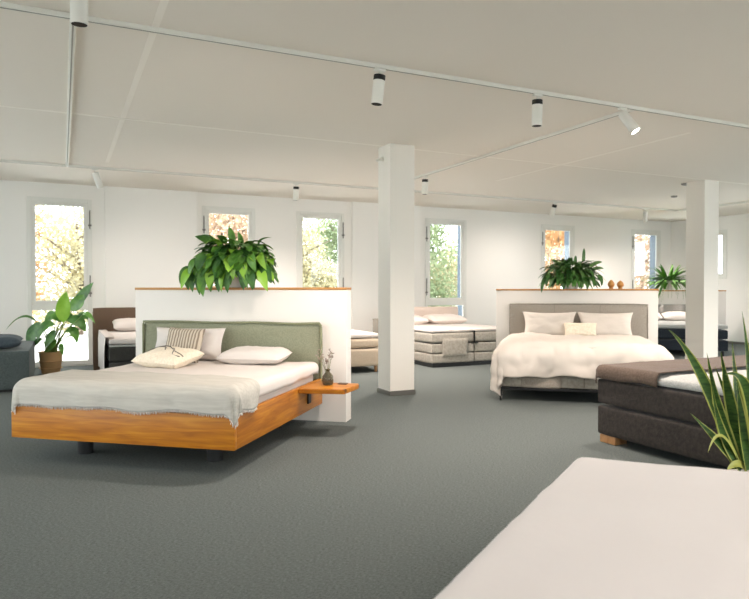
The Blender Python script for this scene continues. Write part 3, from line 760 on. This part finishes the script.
def arch_leaf(bm, base, az, el, L, W, droop, prof=prof_oval, n=8, fold=.25):
    """leaf that leaves base at azimuth/elevation and bends down with gravity"""
    d = Vector((math.cos(az)*math.cos(el), math.sin(az)*math.cos(el), math.sin(el)))
    side = Vector((-math.sin(az), math.cos(az), 0)); p = Vector(base); rows = []
    for k in range(n+1):
        t = k/n; w = W/2*prof(t); nrm = side.cross(d)
        if nrm.z < 0 and abs(d.z) < .7: nrm = -nrm
        rows.append([bm.verts.new(p+side*(w*u)+nrm*(abs(u)*w*fold)) for u in (-1, -.5, 0, .5, 1)])
        d = (d+Vector((0, 0, -droop/n))).normalized(); p = p+d*(L/n)
    for k in range(n):
        for i in range(4): bm.faces.new((rows[k][i], rows[k][i+1], rows[k+1][i+1], rows[k+1][i]))
    return p
def pot(root, r0, r1, h, m, name='pot'):
    b = bm_new(); lathe(b, [(0, 0), (r0, 0), (r0+(r1-r0)*.5, h*.5), (r1, h-.012), (r1+.006, h), (r1-.012, h), (r1-.016, h-.03)], 32); o = obj(name, b, m, root)
    b = bm_new(); lathe(b, [(0, h-.028), (r1-.014, h-.03)], 24); obj('soil', b, M['soil'], root)
    return o

# leafy plant on the near display wall
random.seed(21)
t = thing('potted_plant', 'large plant with broad drooping leaves on the near display wall', 'plant', F1 @ Vector((-.09, 2.18, 1.372)), BY)
pot(t, .085, .11, .19, M['pot'])
bl, bd, bb_, st = bm_new(), bm_new(), bm_new(), bm_new()
def p1leaf(k, target):
    az = random.uniform(0, 2*PI); z = random.random()**.8
    rad = random.uniform(.72, 1.0); hz = math.sqrt(max(0, 1-(z*.92)**2))
    base = Vector((math.cos(az)*.37*rad*hz, math.sin(az)*.24*rad*hz, .19+.31*z*rad))
    # stay clear of the wall below
    L = random.uniform(.17, .25); W = random.uniform(.085, .115)
    el = math.radians(random.uniform(-45, 20)+38*z)
    arch_leaf(target, base, az+random.uniform(-.4, .4), el, L, W, random.uniform(.9, 2.0), n=7)
    tube(st, [(0, 0, .15), base*.55+Vector((0, 0, .12)), base], .0035, 5)
for k in range(230): p1leaf(k, (bl, bd, bd, bl, bl, bb_)[k % 6] if k % 12 != 11 else bb_)
for k in range(90):
    az = random.uniform(0, 2*PI); base = Vector((math.cos(az)*random.uniform(.15, .36), math.sin(az)*random.uniform(.1, .22), random.uniform(.13, .34)))
    arch_leaf((bl, bd, bl)[k % 3], base, az+random.uniform(-.6, .6), math.radians(random.uniform(-50, 45)), random.uniform(.15, .24), random.uniform(.07, .105), random.uniform(.3, 1.8), n=7)
    tube(st, [(0, 0, .15), base*.5+Vector((0, 0, .12)), base], .0035, 5)
for k in range(26):
    x = -.42+.84*k/25+random.uniform(-.03, .03); z0 = random.uniform(.16, .36); y0 = -random.uniform(.13, .22); L = random.uniform(.17, .25)
    p0 = Vector((x, y0, z0)); blade((bl, bd, bl, bb_)[k % 4] if k % 8 else bb_, p0, p0+Vector((x*.1, -.07, -L*.35)), p0+Vector((x*.25, -.06, -L)), random.uniform(.085, .115), (random.uniform(-.5, .5), -1, .4))
    tube(st, [(0, 0, .15), (x*.5, y0*.5, z0), p0], .0035, 5)
for (x, z, dx, dz, L, W) in ((-.01, .44, .0, 1, .21, .075), (.09, .42, .02, 1, .17, .06), (-.20, .47, -.9, .35, .22, .09), (-.02, .36, .1, 1, .17, .06)):
    p0 = Vector((x, -.04, z)); d = Vector((dx, -.1, dz)).normalized()
    blade(bl, p0, p0+d*L*.5+Vector((-.01, 0, .006)), p0+d*L+Vector((-.03, -.02, 0)), W, (0.3, -1, .3), n=8)
    tube(st, [(0, 0, .15), p0*.6+Vector((0, 0, .1)), p0], .004, 5)
p0 = Vector((.38, -.05, .26)); blade(bb_, p0, p0+Vector((.05, 0, .02)), p0+Vector((.11, -.02, .04)), .04, (0, -1, .4))
tube(st, [(0, 0, .15), (.2, -.03, .26), p0], .0035, 5)
for (x, z0, L) in ((-.26, .14, .24), (-.38, .17, .22), (-.30, .18, .26), (-.17, .15, .2), (-.43, .17, .2), (-.08, .17, .22), (.2, .17, .2), (.3, .17, .2), (.02, .2, .26)):
    p0 = Vector((x, -.16, z0)); blade(bl if z0 < .16 else bd, p0, p0+Vector((-.01, -.06, -L*.4)), p0+Vector((-.01, -.05, -L)), .09, (.1, -1, .2))
    tube(st, [(0, 0, .15), (x*.5, -.08, .22), p0], .0035, 5)
obj('foliage', bl, M['leaf'], t); obj('dark_foliage', bd, M['leaf_d'], t); obj('young_foliage', bb_, M['leaf_b'], t); obj('stems', st, M['stem'], t)

# broad fern on the second wall
random.seed(5)
t = thing('potted_fern', 'bushy dark green fern left of the two wooden eggs', 'plant', F2 @ Vector((.0, 2.27, 1.36)), BY)
pot(t, .09, .115, .17, M['pot'])
bl, bd, st = bm_new(), bm_new(), bm_new()
for k in range(260):
    az = random.uniform(0, 2*PI); u = random.random()
    el = math.radians(-8+78*u); L0 = random.uniform(.14, .30)
    base = Vector((math.cos(az)*math.cos(el)*L0*1.15, math.sin(az)*math.cos(el)*L0*.7, .17+math.sin(el)*L0*.8))
    tube(st, [(math.cos(az)*.03, math.sin(az)*.03, .14), base*.5+Vector((0, 0, .13)), base], .003, 5)
    arch_leaf((bl, bd, bd)[k % 3], base, az+random.uniform(-.3, .3), el*.75, random.uniform(.19, .27), random.uniform(.05, .075), random.uniform(.9, 1.9), prof_strap, 8, .3)
for (x, z, tx, tz, W) in ((.17, .40, .18, .61, .05), (-.17, .36, -.30, .44, .05), (.26, .33, .44, .40, .06), (.05, .36, .06, .5, .05), (.3, .28, .46, .30, .055)):
    p0 = Vector((x, -.03, z)); p2 = Vector((tx, -.05, tz)); blade(bl, p0, (p0+p2)/2+Vector((.0, 0, .02)), p2, W, (.2, -1, .4), prof_strap)
    tube(st, [(0, 0, .14), p0*.6+Vector((0, 0, .08)), p0], .003, 5)
for (x, z, tx, tz) in ((-.36, .18, -.44, -.06), (-.30, .2, -.37, 0.02), (-.25, .16, -.28, .02), (.36, .2, .42, .04), (.26, .17, .31, .02), (-.12, .14, -.13, -.0), (.12, .15, .13, -.01), (.2, .14, .21, -.02)):
    p0 = Vector((x, -.12, z)); p2 = Vector((tx, -.17, tz)); blade(bd, p0, (p0+p2)/2+Vector((-.02 if x < 0 else .02, -.03, .03)), p2, .06, (.1, -1, .3), prof_strap)
    tube(st, [(0, 0, .14), (x*.6, -.07, .24), p0], .003, 5)
obj('foliage', bl, M['leaf_f'], t); obj('dark_foliage', bd, M['leaf_d'], t); obj('stems', st, M['stem'], t)

# spiky fern on the farthest wall
random.seed(9)
t = thing('potted_fern', 'spiky light fern on the farthest display wall, next to the right column', 'plant', F3 @ Vector((.22, 2.20, 1.335)), BY)
pot(t, .12, .16, .22, M['pot'])
bl, bd, st = bm_new(), bm_new(), bm_new()
for k in range(90):
    az = random.uniform(0, 2*PI); el = math.radians(random.uniform(0, 72)); L = random.uniform(.48, .68)
    base = Vector((math.cos(az)*.05, math.sin(az)*.05, .19))
    arch_leaf((bl, bd)[k % 2], base, az, el, L*(.95 if abs(math.cos(az)) > .5 else .75), random.uniform(.065, .095), random.uniform(.5, 1.4), prof_strap, 9, .3)
for k in range(9):
    x = -.3+.08*k+random.uniform(-.02, .02); zt = -random.uniform(.1, .34)
    tube(st, [(x*.3, -.04, .2), (x*.8, -.16, .14), (x, -.19, .0), (x+random.uniform(-.03, .03), -.18, zt)], .006, 5, .002)
for (x, tx, tz) in ((-.24, -.3, -.28), (.3, .46, -.2), (.36, .5, -.05)):
    p0 = Vector((x*.6, -.12, .2)); p2 = Vector((tx, -.19, tz)); blade(bl, p0, (p0+p2)/2+Vector((.03, -.06, .1)), p2, .06, (.1, -1, .3), prof_strap)
obj('foliage', bl, M['leaf_f'], t); obj('pale_foliage', bd, M['leaf'], t); obj('runners', st, M['stem'], t)

# large-leaved plant in a basket by the leftmost window
t = thing('basket_plant', 'tall large-leaved plant in a woven basket before the leftmost window', 'plant', (-5.22, 10.55, 0))
b = bm_new(); lathe(b, [(0, 0), (.135, 0), (.15, .1), (.165, .22), (.178, .34), (.183, .352), (.17, .352), (.165, .32)], 36)
for v in b.verts:
    if v.co.z < .345: k = 1+.012*math.sin(v.co.z*180); v.co.x *= k; v.co.y *= k
bk = obj('basket', b, M['basket'], t)
b = bm_new()
for zz in (.09, .2, .345):
    rr = .15+.085*(zz-.1)
    tube(b, [((rr+.012)*math.cos(2*PI*k/32), (rr+.012)*math.sin(2*PI*k/32), zz) for k in range(33)], .009, 6)
obj('rim', b, M['basket'], bk)
b = bm_new(); lathe(b, [(0, .325), (.166, .32)], 24); obj('soil', b, M['soil'], t)
sc_ = .0161
def Q(px, py, y=0.0): return Vector(((px-51)*sc_, y, (374-py)*sc_))
bg, bdk, bbr, st = bm_new(), bm_new(), bm_new(), bm_new()
BL = [(bbr, (66, 323), (67, 308), (71, 292), 14, -.10, (0.2, -1, .1)), (bdk, (74, 311), (84, 297), (96, 283), 11, -.05, (.5, -1, .9)),
      (bg, (72, 310), (82, 303), (89, 295), 13, -.12, (0.1, -1, .2)), (bdk, (41, 323), (28, 317), (13, 330), 4.5, -.15, (0, -.5, 1)),
      (bdk, (44, 322), (38, 334), (36, 348), 12, -.16, (0, -1, .4)), (bg, (62, 323), (56, 317), (50, 324), 7, -.05, (.1, -1, .6)),
      (bdk, (71, 320), (82, 321), (91, 332), 12, -.14, (.2, -.8, .8)), (bg, (69, 332), (79, 331), (84, 343), 9, -.18, (.2, -.8, .7)),
      (bdk, (59, 325), (50, 327), (45, 341), 10, -.18, (-.2, -1, .5)), (bg, (88, 316), (96, 314), (106, 323), 5.5, -.3, (.1, -.7, .8)),
      (bdk, (46, 339), (40, 343), (36, 353), 7, -.14, (-.2, -1, .5)), (bg, (62, 347), (66, 347), (69, 355), 6, -.16, (.2, -1, .5)),
      (bdk, (58, 330), (56, 338), (52, 347), 9, -.17, (0, -1, .3)), (bg, (55, 318), (48, 317), (42, 330), 10, .08, (-.2, -1, .5)),
      (bdk, (64, 318), (70, 318), (77, 327), 9, -.02, (.2, -1, .6)), (bg, (60, 340), (56, 346), (50, 352), 7, -.15, (0, -1, .5)),
      (bdk, (80, 318), (86, 316), (92, 320), 8, -.1, (.2, -1, .6)), (bg, (72, 336), (78, 335), (82, 340), 6, -.1, (.2, -1, .6))]
random.seed(2)
for m_, a, c, e, W, y, fc in BL:
    p0, p1, p2 = Q(*a, y*.7), Q(*c, y), Q(*e, y*1.3)
    blade(m_, p0, p1, p2, W*sc_, fc, n=10, fold=.15, wav=.06)
    base = Vector((random.uniform(-.05, .07), random.uniform(-.05, .05), .32))
    tube(st, [base, base.lerp(p0, .5)+Vector((0, 0, .06)), p0], .011, 6, .006)
obj('foliage', bg, M['leaf'], t); obj('dark_foliage', bdk, M['leaf_d'], t); obj('young_foliage', bbr, M['leaf_b'], t); obj('stems', st, M['stem'], t)

# sword plant at the right edge
t = thing('snake_plant', 'yellow-edged snake plant at the right edge, before the dark brown bed', 'plant', (2.31, 4.03, 0))
pot(t, .11, .14, .2, M['pot'])
SW = [((1.681, 3.75, 1.124), (1.953, 3.9, 0.822), (2.222, 4.0, 0.256), .075), ((2.076, 3.7, 1.229), (2.234, 3.9, 0.781), (2.343, 4.05, 0.242), .095),
      ((1.956, 3.85, 0.977), (2.101, 3.95, 0.561), (2.234, 4.0, 0.256), .085), ((1.835, 3.8, 0.632), (2.04, 3.9, 0.451), (2.234, 4.0, 0.262), .065),
      ((2.24, 4.1, 1.028), (2.28, 4.1, 0.657), (2.341, 4.08, 0.247), .07), ((2.118, 4.0, 0.968), (2.203, 4.05, 0.666), (2.282, 4.02, 0.251), .075),
      ((2.308, 3.9, 1.109), (2.347, 4.0, 0.674), (2.368, 4.05, 0.242), .085), ((2.004, 3.75, 0.86), (2.143, 3.75, 0.762), (2.345, 4.0, 0.268), .08),
      ((1.941, 3.8, 0.399), (2.049, 3.85, 0.487), (2.235, 3.98, 0.262), .022), ((2.528, 4.1, 1.003), (2.456, 4.1, 0.594), (2.403, 4.1, 0.241), .08),
      ((2.186, 4.2, 0.859), (2.29, 4.15, 0.521), (2.359, 4.1, 0.229), .07), ((1.962, 3.8, 0.795), (2.075, 3.9, 0.499), (2.224, 3.96, 0.255), .06),
      ((2.101, 3.8, 0.853), (2.188, 3.9, 0.571), (2.272, 3.97, 0.252), .085), ((2.107, 3.9, 0.272), (2.188, 3.93, 0.30), (2.278, 4.0, 0.23), .05)]
b = bm_new(); by_ = bm_new(); O = Vector((2.31, 4.03, 0))
for k, (tip, mid, bs, W) in enumerate(SW):
    if k == 8 or k == 13: blade(by_, Vector(bs)-O, Vector(mid)-O, Vector(tip)-O, W, (.2, -1, .6), prof_strap, 12, .3)
    else: blade(b, Vector(bs)-O, Vector(mid)-O, Vector(tip)-O, W, (math.sin(k*2.3)*.7-.1, -1, .25), prof_sword, 14, .28, edge_mat=1)
obj('foliage', b, [M['leaf_s'], M['leaf_y']], t); obj('dry_foliage', by_, M['leaf_y'], t)

# ------------------------------------------------------------------ outside
b = bm_new(); box(b, -60, 70, BACK+WT+.05, 80, -.3, -.12); struct('terrace', b, M['terrace'], 'pale terrace outside the far windows')
b = bm_new(); box(b, -60, LEFT-WT-.05, -60, BACK+WT+.04, -.3, -.12); box(b, LEFT-WT-.04, 70, -60, FRONT-WT-.05, -.3, -.12); box(b, RIGHT+WT+.05, 70, FRONT-WT-.04, BACK+WT+.04, -.3, -.12)
struct('ground_outside', b, M['terrace'], 'pale ground around the other sides of the house')
def leafmat(name, c1, c2):
    m = leafmat0(name, c1, c2); nt = m.node_tree; N, L = nt.nodes, nt.links
    b = N['Principled BSDF']; src = b.inputs['Base Color'].links[0].from_socket
    t = N.new('ShaderNodeBsdfTranslucent'); L.new(src, t.inputs[0]); mx = N.new('ShaderNodeMixShader'); mx.inputs[0].default_value = .5
    L.new(b.outputs[0], mx.inputs[1]); L.new(t.outputs[0], mx.inputs[2]); L.new(mx.outputs[0], N['Material Output'].inputs[0]); return m
def leafmat0(name, c1, c2):
    c1, c2 = [tuple((x*.75+.25*sum(c)/3)*.86 for x in c) for c in (c1, c2)]
    return mat(name, c1, .8, rgb2=c2, scale=1.3, detail=6, spec=.1)
LM = {'orange': leafmat('leaves_orange', (210, 146, 84), (234, 192, 132)), 'yellow': leafmat('leaves_yellow', (198, 184, 128), (226, 216, 176)),
      'green': leafmat('leaves_green', (130, 152, 102), (176, 190, 138)), 'pink': leafmat('leaves_russet', (206, 160, 122), (232, 204, 170))}
def tree(a, bb, h, r, kind, label, n=11000, z0=.2, seed=0):
    rnd = random.Random(seed)
    t = thing('autumn_tree', label, 'tree', room(a, bb, -.12), RY, 'trees outside the windows')
    bm = bm_new()
    tube(bm, [(0, 0, 0), (.08, .05, h*.35), (-.06, 0, h*.8)], .14, 8, .04)
    for k in range(7):
        an = rnd.uniform(0, 2*PI); z = h*rnd.uniform(.25, .7)
        tube(bm, [(0, 0, z), (math.cos(an)*r*.4, math.sin(an)*r*.4, z+h*.12), (math.cos(an)*r*.75, math.sin(an)*r*.75, z+h*.2)], .05, 6, .012)
    obj('trunk', bm, M['bark'], t)
    bm = bm_new()
    cl = [(Vector((rnd.uniform(-1, 1)*r*.62, rnd.uniform(-1, 1)*r*.62, z0+(h-z0)*rnd.uniform(.1, .9))), r*rnd.uniform(.32, .55)) for _ in range(24)] + [(Vector((0, 0, h*.42)), r*.8), (Vector((0, 0, h*.62)), r*.7)]*5
    for _ in range(n):
        c, cr = rnd.choice(cl)
        d = Vector((rnd.gauss(0, 1), rnd.gauss(0, 1), rnd.gauss(0, 1))).normalized()
        p = c+d*cr*rnd.random()**.4; p.z = max(.15, p.z)
        s = rnd.uniform(.055, .1); u = Vector((rnd.gauss(0, 1), rnd.gauss(0, 1), rnd.gauss(0, 1))).normalized(); w = u.cross(d)
        if w.length < .1: continue
        w.normalize()
        bm.faces.new([bm.verts.new(p+u*s*.9), bm.verts.new(p+w*s*.5), bm.verts.new(p-u*s*.9), bm.verts.new(p-w*s*.5)])
    obj('foliage', bm, LM[kind], t, False)
TR = [(-1.9, 21, 4.4, 1.6, 'orange', 'orange tree at the left of the leftmost window'), (.5, 23.4, 4.6, 2.5, 'yellow', 'pale yellow tree filling the leftmost window'),
      (4.6, 21, 5.6, 2.4, 'pink', 'russet tree behind the window over the leafy plant'), (7.0, 21, 3.9, 1.8, 'yellow', 'yellow tree at the left of the window beside the column'),
      (10.2, 24, 5.0, 2.2, 'green', 'green tree at the right of the window beside the column'), (12.2, 22, 6.6, 2.0, 'green', 'tall green tree at the left of the window over the divan'),
      (15.0, 24, 3.3, 2.4, 'yellow', 'yellow tree at the right of the window over the divan'), (18.3, 21, 5.6, 2.2, 'orange', 'orange tree behind the broad fern'),
      (23.6, 21.5, 5.4, 2.4, 'pink', 'faded russet tree behind the last far window')]
for i, (a, bb, h, r, k, lab) in enumerate(TR): tree(a, bb, h, r, k, lab, seed=i+1)

# ------------------------------------------------------------------ sky, camera, output look
w = bpy.data.worlds.new('overcast_sky'); SC.world = w; w.use_nodes = True
bg = w.node_tree.nodes['Background']; bg.inputs[0].default_value = (.955, .965, 1.0, 1); bg.inputs[1].default_value = SKY
cd = bpy.data.cameras.new('camera'); cam = bpy.data.objects.new('camera', cd); COL.objects.link(cam)
cam.location = (0, 0, 1.35); cam.rotation_euler = (PI/2-.015216, 0, 0)
cd.sensor_fit = 'HORIZONTAL'; cd.sensor_width = 36; cd.lens = 655.2/749*36; cd.clip_start = .05; cd.clip_end = 300
cd.dof.use_dof = True; cd.dof.focus_distance = 5.4; cd.dof.aperture_fstop = 3.2
SC.camera = cam
vs = SC.view_settings; vs.view_transform = 'Standard'; vs.look = 'None'; vs.gamma = 1; vs.exposure = EXPO; vs.use_curve_mapping = False
cy = SC.cycles; cy.use_denoising = True; cy.max_bounces = 10; cy.diffuse_bounces = 5; cy.transparent_max_bounces = 12; cy.sample_clamp_indirect = 6; cy.caustics_reflective = False; cy.caustics_refractive = False
